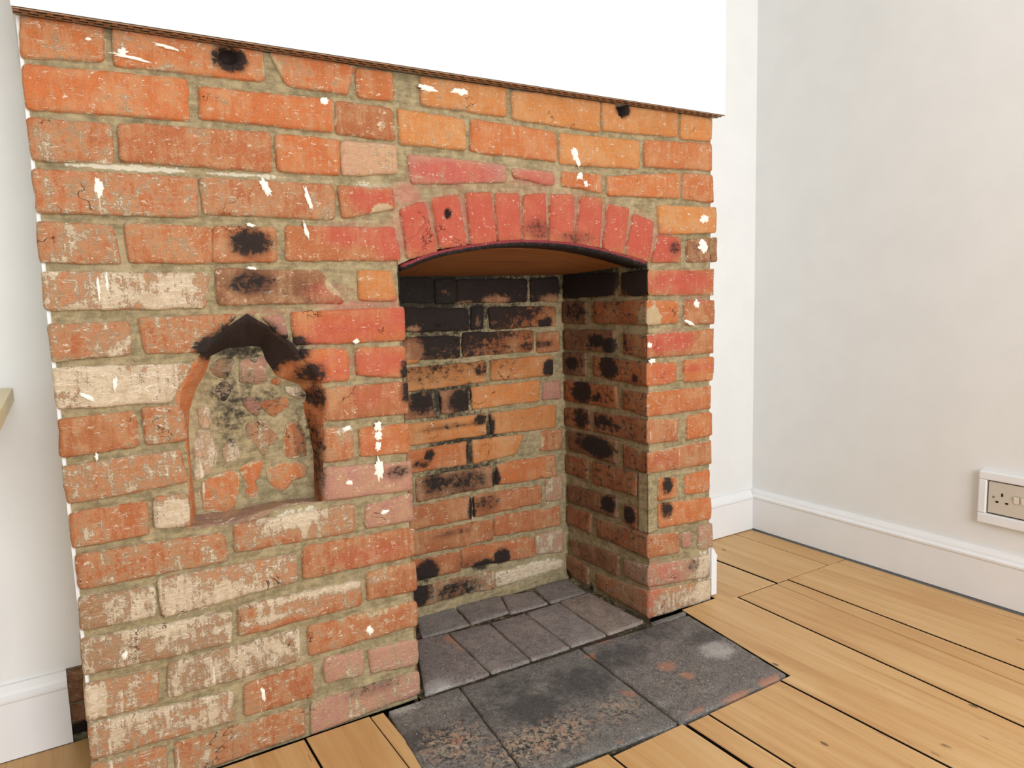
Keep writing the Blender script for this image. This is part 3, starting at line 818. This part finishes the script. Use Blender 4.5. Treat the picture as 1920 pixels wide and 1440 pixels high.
def sheet(name, surf, u0, u1, v0, v1, cell, parent, holes=(), base=-.0078, amp=.0018, mat='mortar', extra=0.0, joint=()):
    nu, nv = int((u1 - u0) / cell) + 1, int((v1 - v0) / cell) + 1
    P = {}
    gone = set(); keep = []
    for j in range(nv):
        for i in range(nu):
            cx, cy = u0 + (u1 - u0) * (i + .5) / nu, v0 + (v1 - v0) * (j + .5) / nv
            h = None
            for k, H in enumerate(holes):
                if in_poly(cx, cy, H): h = k
            cs = ((i, j), (i + 1, j), (i + 1, j + 1), (i, j + 1))
            if h is None: keep.append(cs)
            else:
                for c in cs: gone.add((c, h))
    gd = dict(gone)
    idx = {}; V = []; UU = []; VV = []
    fr = SURF[surf][0]
    F = []
    for cs in keep:
        f = []
        for c in cs:
            if c not in idx:
                u, v = u0 + (u1 - u0) * c[0] / nu, v0 + (v1 - v0) * c[1] / nv
                if c in gd: u, v = snap(u, v, holes[gd[c]])
                n = base + amp * (pn(u, v, 3.3, 20) + .6 * pn(u, v, 8.1, 60))
                if surf == 'front':
                    for (cu, cv, ru, rv, dp) in DIMPLES:
                        if abs(u - cu / 1000) < ru / 1000 + .004 and abs(v - cv / 1000) < rv / 1000 + .004: n = -dp / 1000 - .012
                idx[c] = len(V); V.append(fr(u, v, n)); UU.append(u); VV.append(v)
            f.append(idx[c])
        F.append(tuple(f))
    m = masks_for(surf, UU, VV)
    m[:, 1] = np.maximum(m[:, 1], blobval(joint, np.array(UU), np.array(VV)))
    m[:, 3] = extra
    return link(name, V, F, M[mat], parent, m, recalc=False)

def smooth_loop(P, k):
    out = []; n = len(P)
    for i in range(n):
        p0, p1, p2, p3 = (np.array(P[(i + d) % n], float) for d in (-1, 0, 1, 2))
        for j in range(k):
            t = j / k
            out.append(.5 * (2 * p1 + (p2 - p0) * t + (2 * p0 - 5 * p1 + 4 * p2 - p3) * t * t + (3 * p1 - p0 - 3 * p2 + p3) * t ** 3))
    return out

# ------------------------------------------------------------------ room shell
ROOM_L, ROOM_TOP = -2.3, 2.5
floor = box('floor', (ROOM_L, WALL_X, WALL_FRONT_Y, ALC_R, -.06, -.03), M['dark'])
tag(floor, 'honey coloured sanded pine floorboards with dark gaps', 'floor', 'structure')
ceiling = box('ceiling', (ROOM_L, WALL_X, WALL_FRONT_Y, ALC_R, ROOM_TOP, ROOM_TOP + .05), M['ceil'])
tag(ceiling, 'plain white ceiling', 'ceiling', 'structure')
wr = box('wall_right', (WALL_X, WALL_X + .1, WALL_FRONT_Y, ALC_R + .1, -.06, ROOM_TOP), M['wall'])
tag(wr, 'white painted wall with the power socket', 'wall', 'structure')
wl = box('wall_left', (ROOM_L - .1, ROOM_L, WALL_FRONT_Y, ALC_L + .1, -.06, ROOM_TOP), M['wall'])
tag(wl, 'white wall at the far left of the room', 'wall', 'structure')
al = box('wall_alcove_left', (ROOM_L, -.034, ALC_L, ALC_L + .1, -.06, ROOM_TOP), M['wall'])
tag(al, 'white alcove wall left of the brick fireplace', 'wall', 'structure')
a2 = box('wall_alcove_left_upper', (-.034, .05, ALC_L, ALC_L + .1, .14, ROOM_TOP), M['wall'], al)
ar = box('wall_alcove_right', (1.40, WALL_X, ALC_R, ALC_R + .1, -.06, ROOM_TOP), M['wall'])
tag(ar, 'white alcove wall between brick pier and right wall', 'wall', 'structure')
br_ = box('wall_chimney_breast', (-.006, 1.449, -.025, ALC_R, TOP + .0025, ROOM_TOP), M['wall'], bev=.0015)
tag(br_, 'white plastered chimney breast overhanging the top brick course', 'wall', 'structure')
tag(box('wall_breast_left', (-.0015, .010, .010, ALC_L, .14, TOP + .002), M['wall']), 'thin white plaster edge on the left side of the chimney breast', 'wall', 'structure')
tag(box('wall_breast_right', (1.428, 1.4385, .010, ALC_R, -.03, TOP + .002), M['wall']), 'white plastered right side of the chimney breast', 'wall', 'structure')
# wall behind the camera, in pieces around its window
xs = [ROOM_L, WINDOWS[0][0], WINDOWS[0][1], WALL_X]
wf = box('wall_front', (ROOM_L, WALL_X, WALL_FRONT_Y - .12, WALL_FRONT_Y, -.06, WINDOWS[0][2]), M['wall'])
tag(wf, 'white window wall behind the viewer', 'wall', 'structure')
box('wall_panel', (ROOM_L, WALL_X, WALL_FRONT_Y - .12, WALL_FRONT_Y, WINDOWS[0][3], ROOM_TOP), M['wall'], wf)
for i in (0, 2):
    box('wall_panel', (xs[i], xs[i + 1], WALL_FRONT_Y - .12, WALL_FRONT_Y, WINDOWS[0][2], WINDOWS[0][3]), M['wall'], wf)
for k, (x0, x1, z0, z1) in enumerate(WINDOWS):
    w = box('window_%d' % (k + 1), (x0, x1, WALL_FRONT_Y - .10, WALL_FRONT_Y - .06, z0, z0 + .06), M['gloss'])
    tag(w, 'white sash window behind the viewer', 'window', 'structure')
    box('window_frame', (x0, x1, WALL_FRONT_Y - .10, WALL_FRONT_Y - .06, z1 - .06, z1), M['gloss'], w)
    box('window_frame', (x0, x1, WALL_FRONT_Y - .10, WALL_FRONT_Y - .06, (z0 + z1) / 2 - .025, (z0 + z1) / 2 + .025), M['gloss'], w)
    for xx in (x0, x1 - .05):
        box('window_frame', (xx, xx + .05, WALL_FRONT_Y - .10, WALL_FRONT_Y - .06, z0 + .06, z1 - .06), M['gloss'], w)

# baseboards: tall board with an ogee top
def skirt_profile(h, t):
    return [(0, 0), (t, 0), (t, h - .030), (t + .002, h - .026), (t + .002, h - .021), (t - .004, h - .016), (t - .006, h - .010), (t - .011, h - .003), (t - .013, h), (0, h)]
prof = skirt_profile(.135, .020)
tag(prism('baseboard_right', prof, lambda a, z, w: (WALL_X - a, w, z + .004), WALL_FRONT_Y, ALC_R, M['gloss']), 'white baseboard along the right wall below the socket', 'baseboard', 'structure')
tag(prism('baseboard_back', prof, lambda a, z, w: (w, ALC_R - a, z + .002), 1.44, WALL_X - .018, M['gloss']), 'short white baseboard in the right alcove', 'baseboard', 'structure')
tag(prism('baseboard_left', skirt_profile(.137, .020), lambda a, z, w: (w, ALC_L - a, z + .002), ROOM_L, -.033, M['gloss']), 'white baseboard in the left alcove, cut short of the bricks', 'baseboard', 'structure')
tag(prism('baseboard_return', skirt_profile(.130, .020), lambda a, z, w: (1.4395 + a, w, z + .003), .004, ALC_R - .02, M['gloss']), 'chipped white baseboard end beside the right brick pier', 'baseboard', 'structure')

# ------------------------------------------------------------------ floorboards
def plank(poly, dz=0.0):
    """poly: corner points (x, y) counter-clockwise"""
    P = [np.array(p) for p in poly]
    n = len(P)
    V = []; F = []
    ins = []
    for i in range(n):
        a, b, c = P[i - 1], P[i], P[(i + 1) % n]
        d1 = (b - a) / np.linalg.norm(b - a); d2 = (c - b) / np.linalg.norm(c - b)
        n1 = np.array([-d1[1], d1[0]]); n2 = np.array([-d2[1], d2[0]])
        bis = n1 + n2; bis = bis / max(1e-6, (bis @ n1))
        ins.append(b + bis * .0013)
    for ring, z in ((P, -.029), (P, dz - .0013), (ins, dz)):
        V += [(p[0], p[1], z) for p in ring]
    for k in (0, 1):
        F += [(k * n + i, k * n + (i + 1) % n, (k + 1) * n + (i + 1) % n, (k + 1) * n + i) for i in range(n)]
    F.append(tuple(2 * n + i for i in range(n)))
    o = link('plank', V, F, M['plank'], floor, smooth=False, recalc=False)
    o.data.materials.append(M['dark'])              # plank sides coloured dark so the gaps read black
    for i in range(n): o.data.polygons[i].material_index = 1
    return o

def xline(x_a, x_b):            # board joint: x at y = -0.04 and at y = -0.70
    return lambda y: x_a + (x_b - x_a) * (y + .04) / (-.66)
def board(L, R, y0, y1, gl=.0015, gr=.0015, dz=None):
    dz = random.uniform(-.0012, .0006) if dz is None else dz
    plank([(L(y0) + gl, y0), (R(y0) - gr, y0), (R(y1) - gr, y1), (L(y1) + gl, y1)], dz)
c_ = lambda v: (lambda y: v)
b0, b1 = c_(.7815), c_(.9570)
b2, b3 = c_(1.0205), c_(1.236)
b4, b5, b6, b7 = xline(1.494, 1.465), xline(1.650, 1.622), xline(1.702, 1.688), xline(1.931, 1.937)
YF = WALL_FRONT_Y
# right of the hearth
board(b4, b5, YF, -.039, .005, .0015)
board(b5, b6, YF, -.039, .0015, .0028)
board(b6, b7, YF, -.039, .0028, .0025)
board(b7, c_(WALL_X - .022), YF, -.039, .0025, .004)
board(c_(1.4395), c_(1.6555), -.036, ALC_R, .002, .004)
board(c_(1.6565), c_(1.888), -.036, ALC_R, .005, .0025)
board(c_(1.888), c_(WALL_X - .022), -.036, ALC_R, .0025, .004)
plank([(1.2395, YF), (b4(YF) - .002, YF), (b4(-.008) - .002, -.008), (1.318, -.008), (1.2695, -.374), (1.2395, -.374)], -.0004)
# in front of the hearth
board(b2, b3, YF, -.376, .002, .003)
board(b1, b2, YF, -.376, .007, .002)
board(b0, b1, YF, -.371, .0025, .002)
plank([(.6015, YF), (.780, YF), (.780, -.362), (.6015, -.354)], -.0003)
plank([(.4995, YF), (.5985, YF), (.5985, -.353), (.4995, -.348)], -.0006)
# left of the hearth
board(c_(.468), c_(.4985), YF, -.006, .001, .003)
board(c_(.339), c_(.468), YF, -.004, .002, .0015, .0)
board(c_(.165), c_(.339), YF, -.004, .0015, .002)
board(c_(.004), c_(.165), YF, -.004, .0015, .0015)
x = .004
for wdt in (.192, .178, .20, .186, .195, .18, .19, .2, .185, .19, .2, .21):
    board(c_(max(x - wdt, ROOM_L)), c_(x), YF, ALC_L - .018, .0015, .0015)
    x -= wdt
    if x < ROOM_L: break

# ------------------------------------------------------------------ fireplace
fire = tag(empty('brick_fireplace', (WID / 2, .15, 0)), 'exposed orange brick fireplace with arched opening and small pointed niche', 'fireplace')
AC = [(x / 1000, z / 1000) for x, z in ARCH_CURVE]
def arch_z(x):
    for (x0, z0), (x1, z1) in zip(AC, AC[1:]):
        if x0 <= x <= x1: return z0 + (z1 - z0) * (x - x0) / (x1 - x0)
    return AC[0][1] if x < AC[0][0] else AC[-1][1]
opening = [(XL - .0078, -.02)] + [(XL - .0078, AC[0][1])] + [(x, z + .004) for x, z in AC[1:-1]] + [(XR_ + .0078, AC[-1][1])] + [(XR_ + .0078, -.02)]
niche_o = [(a / 1000, b / 1000) for a, b, _, _ in NICHE_RIM]
niche_i = [(c / 1000, d / 1000) for _, _, c, d in NICHE_RIM]
face = sheet('face_mortar', 'front', .004, WID - .004, -.005, TOP, .009, fire, (opening, niche_o))
face['label'] = 'buff lime mortar joints'
back = sheet('back_mortar', 'back', XL - .014, XR_ + .014, -.02, .95, .009, fire, joint=BACK_JOINT)
back['label'] = 'sooty mortar joints at the back of the firebox'
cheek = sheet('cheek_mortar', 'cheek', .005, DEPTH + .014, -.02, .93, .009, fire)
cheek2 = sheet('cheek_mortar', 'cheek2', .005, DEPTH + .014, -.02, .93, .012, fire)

for b in FACE_BRICKS:
    dm = [d for d in DIMPLES if min(b[0], b[6]) - 30 < d[0] < max(b[2], b[4]) + 30 and min(b[5], b[7]) - 25 < d[1] < max(b[1], b[3]) + 25]
    brick('brick', 'front', b[:8], b[8], b[9], face, depth=.045 if dm == [] else .05, dimples=dm, pitch=.011 if not dm else .006)
for b in ARCH_BRICKS:
    dm = [d for d in DIMPLES if abs(d[0] - (b[0] + b[2]) / 2) < 30 and abs(d[1] - b[1]) < 60]
    brick('arch_brick', 'front', b[:8], b[8], b[9], face, depth=.10, dimples=dm, pitch=.010 if not dm else .005, wob=.002)
for b in BACK_BRICKS:
    b = list(b)
    if b[0] < 785 and b[6] < 790:                # first of its course: carry the course on to the side wall
        x0, x1 = (b[0] + b[6]) / 2, (b[2] + b[4]) / 2
        nx = x0 if x1 - x0 > 200 or b[8] == 'y' else max(592, x1 - 222)
        b[0] = b[6] = int(nx)
        if nx - 592 > 25:
            brick('brick', 'back', (592, b[1], nx - 11, b[1], nx - 11, b[7], 592, b[7]), b[8], b[9], back, depth=.04, wob=.003)
    brick('brick', 'back', b[:8], b[8], b[9], back, depth=.04, wob=.003)
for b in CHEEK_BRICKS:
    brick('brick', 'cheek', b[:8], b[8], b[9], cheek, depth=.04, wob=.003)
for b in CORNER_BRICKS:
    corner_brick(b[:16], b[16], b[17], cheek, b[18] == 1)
# far side of the opening, turned away from the viewer
for k in range(12):
    z0 = .008 + k * .0745
    ys = ((.016, .105), (.118, .330)) if k % 2 else ((.016, .215), (.228, .330))
    for y0, y1 in ys:
        brick('brick', 'cheek2', [v * 1000 for v in (y0, z0 + .064, y1, z0 + .064, y1, z0, y0, z0)], random.choice('rod'), 1, cheek2, depth=.04, pitch=.02)

# unseen dark boxes added behind the facing to stop light leaks
for d in ((.02, XL - .05, .085, .24, 0, TOP), (XL - .05, 1.26, .125, .24, .985, TOP), (1.26, 1.42, .06, .31, 0, TOP)):
    box('leak_block', d, M['dark'], fire)

# niche: cut brick reveal, ledge, mortar and rubble back
ND = .060
def loft(name, idx, mat, color, lime, cross=6, sub=4):
    O = [niche_o[i] for i in idx]; I = [niche_i[i] for i in idx]
    pts = []
    for a in range(len(idx) - 1):
        for s in range(sub):
            t = s / sub
            pts.append(((np.array(O[a]) * (1 - t) + np.array(O[a + 1]) * t), (np.array(I[a]) * (1 - t) + np.array(I[a + 1]) * t)))
    pts.append((np.array(O[-1]), np.array(I[-1])))
    V = []; UU = []; VV = []
    ctr = np.mean(np.array(niche_o), axis=0)
    for o, i in pts:
        fl = o + (o - ctr) / np.linalg.norm(o - ctr) * .012       # tucked in behind the face mortar
        V.append((fl[0], .016, fl[1])); UU.append(o[0]); VV.append(o[1])
        for k in range(cross + 1):
            t = k / cross
            p = o * (1 - t) + i * t
            n = -.0055 - (ND - .003) * t ** 1.15
            w = .0040 * math.sin(math.pi * min(1, t * 1.2))
            V.append((p[0] + w * pn(p[0], n, p[1], 35), -n + w * pn(p[0], n + 5, p[1], 35), p[1] + w * pn(p[0], n + 9, p[1], 35)))
            UU.append(p[0]); VV.append(p[1])
    F = grid_faces(cross + 2, len(pts))
    m = masks_for('front', UU, VV, lime)
    m[:, 3] = 0
    return link(name, V, F, M[mat], niche, m, color, recalc=False)
nu0, nu1 = min(p[0] for p in niche_i) - .02, max(p[0] for p in niche_i) + .008
nv0, nv1 = min(p[1] for p in niche_i) - .006, max(p[1] for p in niche_i) + .02
def niche_back():
    old = SURF['front']
    SURF['nicheback'] = (lambda u, v, n: (u, ND - n, v), [], [(int(1000 * (niche_o[0][0] - .03)), int(1000 * (niche_o[0][1] - .16)), 38, 90, .72), (int(1000 * niche_o[0][0]), int(1000 * niche_o[0][1] - 55), 80, 30, .9), (int(1000 * (niche_o[0][0] + .02)), int(1000 * (niche_o[0][1] - .15)), 60, 55, .6), (int(1000 * (niche_o[0][0] + .10)), int(1000 * (niche_o[0][1] - .22)), 24, 100, .6)], [], [])
    return sheet('niche', 'nicheback', nu0, nu1, nv0, nv1, .005, fire, (), -.001, .0032)
niche = niche_back()
niche['label'] = 'rubble and mortar filling the back of the pointed niche'
loft('niche_reveal', list(range(0, 10)), 'brick', srgb(196, 104, 50), 0.05)['label'] = 'sooty cut brick edge of the niche, shade painted on its right side'
loft('niche_reveal', list(range(12, 21)) + [0], 'brick', srgb(204, 110, 56), 0.12)['label'] = 'orange splayed brick edge of the niche'
loft('niche_ledge', [9, 10, 11, 12], 'brick', srgb(140, 116, 108), 0.15)['label'] = 'purple grey sill of the niche'
def stone(col, pts, k):
    P = smooth_loop([(a / 1000, b / 1000) for a, b in pts], 4)
    c = sum(P) / len(P); n = len(P)
    V = []; UU = []; VV = []; SMR = []
    for sc, h in ((1.10, -.010), (1.08, -.0008), (1.0, .0014), (.6, .0024)):
        for p in P:
            qd = c + (p - c) * sc
            w = .0034 * (pn(qd[0], qd[1], k, 50) + .8 * pn(qd[0], qd[1], k, 140))
            V.append((qd[0] + w, ND - h - w * (.8 if sc < 1 else 0), qd[1] - w)); UU.append(qd[0]); VV.append(qd[1]); SMR.append(.6 if sc > .96 else (.45 if sc > .8 else .1))
    V.append((c[0], ND - .0026, c[1])); UU.append(c[0]); VV.append(c[1])
    F = [(r * n + i, r * n + (i + 1) % n, (r + 1) * n + (i + 1) % n, (r + 1) * n + i) for r in range(3) for i in range(n)]
    F += [(3 * n + i, 3 * n + (i + 1) % n, 4 * n) for i in range(n)]
    F.append(tuple(range(n)))
    m = masks_for('nicheback', UU, VV, .45 if col in 'pd' else (.75 if col == 't' else .3))
    m[:, 1] *= .6
    m[:, 3] = SMR + [.1]
    return link('rubble_stone', V, F, M['brick'], niche, m, BASE[col])
for k, (c, pts) in enumerate(RUBBLE):
    stone(c, pts, k * 3.1)

# iron arch bar under the voussoirs and the brown board that closes the flue
def arch_pts(k):
    out = []
    for i in range(k + 1):
        x = XL + .0 + (XR_ - XL) * i / k
        out.append((x, arch_z(x)))
    # smooth
    for _ in range(4):
        out = [out[0]] + [((out[i - 1][0] + 2 * out[i][0] + out[i + 1][0]) / 4, (out[i - 1][1] + 2 * out[i][1] + out[i + 1][1]) / 4) for i in range(1, k)] + [out[-1]]
    return out
AP = arch_pts(48)
V = []; MK = []
for i, (x, z) in enumerate(AP):
    for (y, dz) in ((.000, .001), (-.0005, -.0045), (.004, -.0115), (.062, -.0115), (.062, .001)):
        V.append((x, y + .0012 * pn(x, y, z, 40), z + dz + .0008 * pn(x, y, z, 60)))
        MK.append((1.0 if (y < .001 and dz > 0) else (.55 if y < .001 else 0), 0, 0, 0))
F = [(i * 5 + k, i * 5 + (k + 1) % 5, (i + 1) * 5 + (k + 1) % 5, (i + 1) * 5 + k) for i in range(48) for k in range(5)]
F += [tuple(range(5)), tuple(48 * 5 + k for k in range(5))]
link('arch_bar', V, F, M['iron'], fire, MK)['label'] = 'sooty iron bar under the brick arch'
V = []
for j in range(9):
    t = j / 8
    for i, (x, z) in enumerate(AP):
        y = .055 + (DEPTH + .003 - .055) * t
        zz = (z - .004) * (1 - t) ** 1.4 + .8735 * (1 - (1 - t) ** 1.4)
        V.append((x, y, zz))
n0 = len(V)
V += [(a, b, c + .010) for a, b, c in V]
nc = len(AP)
F = grid_faces(nc, 9) + [tuple(reversed(f)) for f in grid_faces(nc, 9, n0)]
F += [(i, i + 1, n0 + i + 1, n0 + i) for i in range(nc - 1)]
link('flue_board', V, F, M['ply'], fire)['label'] = 'brown board closing the flue'

# perforated metal bead under the plaster edge
gv, gf = [], []
def addbox(*d):
    v, f = box_geo(*d)
    o = len(gv); gv.extend(v); gf.extend([tuple(o + i for i in q) for q in f])
for y in (-.0245, -.0130, -.0018):
    addbox(-.004, 1.447, y, y + .0032, TOP + .0003, TOP + .0015)
for r in range(2):
    y0 = -.0245 + r * .0115
    for i in range(70):
        x = -.004 + .0208 * i + (.0104 if r % 2 else 0)
        if x < 1.440: addbox(x, x + .0075, y0 + .0016, y0 + .0115, TOP + .0003, TOP + .0013)
bead = link('mesh_bead', gv, gf, M['bead'], fire, smooth=False)
bead['label'] = 'brown perforated metal plaster bead'
bead['kind'] = 'stuff'
box('bead_backing', (-.004, 1.447, -.0247, .006, TOP + .0015, TOP + .0024), M['dark'], fire)

# white paint splashed on the bricks
for k, (u, v, l, w, ang) in enumerate(SPLASHES):
    a = math.radians(ang); n = 40
    V = []
    for sc, h in ((1.0, .0006), (.8, .0026)):
        for i in range(n):
            th = 2 * math.pi * i / n
            e = 1 + .5 * pn(math.cos(th) * 1.3 + k, math.sin(th) * 1.3, k * 1.7, 1.6) + .34 * pn(math.cos(th) * 4 + k, math.sin(th) * 4, k, 1.5) + .16 * pn(math.cos(th) * 9, math.sin(th) * 9, k, 1.5)
            x, z = sc * e * l / 2000 * math.cos(th), sc * e * w / 2000 * math.sin(th)
            V.append((u / 1000 + x * math.cos(a) - z * math.sin(a), -h - .0006 * pn(x * 900, z * 900, k, 1), v / 1000 + x * math.sin(a) + z * math.cos(a)))
    V.append((u / 1000, -.0028, v / 1000))
    F = [(i, (i + 1) % n, n + (i + 1) % n, n + i) for i in range(n)] + [(n + i, n + (i + 1) % n, 2 * n) for i in range(n)]
    link('paint_splash', V, F, M['splash'], face)
# bricks bared behind the cut end of the left baseboard
for z0, z1 in ((.004, .058), (.068, .128)):
    q = [v * 1000 for v in (-.033, z1, .004, z1, .004, z0, -.033, z0)]
    SURF['alc'] = (lambda u, v, n: (u, ALC_L + .004 - n, v), [], [(-15, 10, 30, 20, .8)], [], [])
    brick('brick', 'alc', q, 'd', 2, al, depth=.03)
SURF['alcm'] = SURF['alc']
sheet('alcove_mortar', 'alcm', -.034, .05, -.02, .14, .009, al)

# ------------------------------------------------------------------ hearth
hearth = tag(empty('hearth', (.88, -.1, 0)), 'soot stained quarry tile hearth set into the floorboards', 'hearth')
SURF['bed'] = (lambda u, v, n: (u, v, n), HEARTH_RED, HEARTH_SOOT + [(900, -180, 900, 600, .95), (900, 150, 600, 400, .85)], [], [])
def bed(name, u0, u1, v0, v1):
    return sheet(name, 'bed', u0, u1, v0, v1, .02, hearth, (), -.005, .001)
bed('hearth_bed', .500, 1.270, -.362, -.02)['label'] = 'dark dirt filled joints of the hearth'
bed('firebox_bed', XL - .003, XR_ + .003, -.02, DEPTH)
for i, b in enumerate(HEARTH_TILES):
    big = b[8] == 's'
    brick('hearth_tile' if big else 'hearth_brick', 'hearth', b[:8], b[8], b[9], hearth, mat='tile', depth=.028,
          proud=random.uniform(.000, .002), pitch=.016, rnd=.006, wob=.0022, relief=.0013)

# ------------------------------------------------------------------ power socket on the right wall
sock = tag(empty('wall_socket', (WALL_X, -.49, .205)), 'twin power socket in a white moulded frame on the right wall', 'socket')
WPOS['wall_socket'] = np.array((WALL_X, -.49, .205))
fy0, fy1, fz0, fz1 = -.588, -.396, .207, .342
py0, py1, pz0, pz1 = -.565, -.419, .237, .318
def frame_bar(y0, y1, z0, z1):
    box('socket_frame', (WALL_X - .016, WALL_X, y0, y1, z0, z1), M['gloss'], sock, bev=.003)
frame_bar(fy0, fy1, pz1 + .003, fz1); frame_bar(fy0, fy1, fz0, pz0 - .004)
frame_bar(py1 + .004, fy1, pz0 - .004, pz1 + .003); frame_bar(fy0, py0 - .003, pz0 - .004, pz1 + .003)
box('socket_recess', (WALL_X - .003, WALL_X, py0 - .003, py1 + .004, pz0 - .004, pz1 + .003), M['black'], sock)
plate = box('face_plate', (WALL_X - .012, WALL_X - .003, py0, py1, pz0, pz1), M['plate'], sock, bev=.0012)
xf = WALL_X - .0122
#@SOCK@
def slot(yc, zc, w, h):
    box('pin_slot', (xf - .0004, xf + .002, yc - w / 2, yc + w / 2, zc - h / 2, zc + h / 2), M['black'], plate)
def rocker(yc, zc):
    box('switch_surround', (xf - .0003, xf + .002, yc - .0062, yc + .0062, zc - .0100, zc + .0100), M['black'], plate)
    v = [(xf - .0008, yc - .0056, zc - .0094), (xf - .0008, yc + .0056, zc - .0094), (xf - .0040, yc - .0056, zc + .0094), (xf - .0040, yc + .0056, zc + .0094),
         (xf + .001, yc - .0056, zc - .0094), (xf + .001, yc + .0056, zc - .0094), (xf + .001, yc - .0056, zc + .0094), (xf + .001, yc + .0056, zc + .0094)]
    link('switch', v, [(0, 1, 3, 2), (4, 5, 7, 6), (0, 1, 5, 4), (2, 3, 7, 6), (0, 2, 6, 4), (1, 3, 7, 5)], M['switch'], plate, smooth=False)
def screw(yc, zc):
    n = 14
    V = [(xf - .0006, yc + .0028 * math.cos(2 * math.pi * i / n), zc + .0028 * math.sin(2 * math.pi * i / n)) for i in range(n)]
    V += [(xf + .001, y, z) for _, y, z in V[:n]]
    link('screw', V, [tuple(range(n)), tuple(range(n, 2 * n))] + [(i, (i + 1) % n, n + (i + 1) % n, n + i) for i in range(n)], M['steel'], plate, smooth=False)
ym, zm = (py0 + py1) / 2, (pz0 + pz1) / 2
for sgn in (1, -1):
    yc = ym + sgn * .041
    slot(yc, zm + .0105, .0042, .0085); slot(yc + .0111, zm - .009, .0068, .0045); slot(yc - .0111, zm - .009, .0068, .0045)
    rocker(ym + sgn * .0085, zm + .004); screw(ym + sgn * .0603, zm + .002)

# ------------------------------------------------------------------ table whose corner shows at the left edge
tab = tag(empty('side_table', (-.45, .0, 0)), 'pale wooden table top corner at the left edge', 'table')
box('table_top', (-.85, -.0655, -.28, .235, .660, .6835), M['beech'], tab, bev=.001)
for xx in (-.80, -.38):
    for yy in (-.24, .17):
        box('leg', (xx, xx + .045, yy, yy + .045, .0, .660), M['beech'], tab, bev=.002)
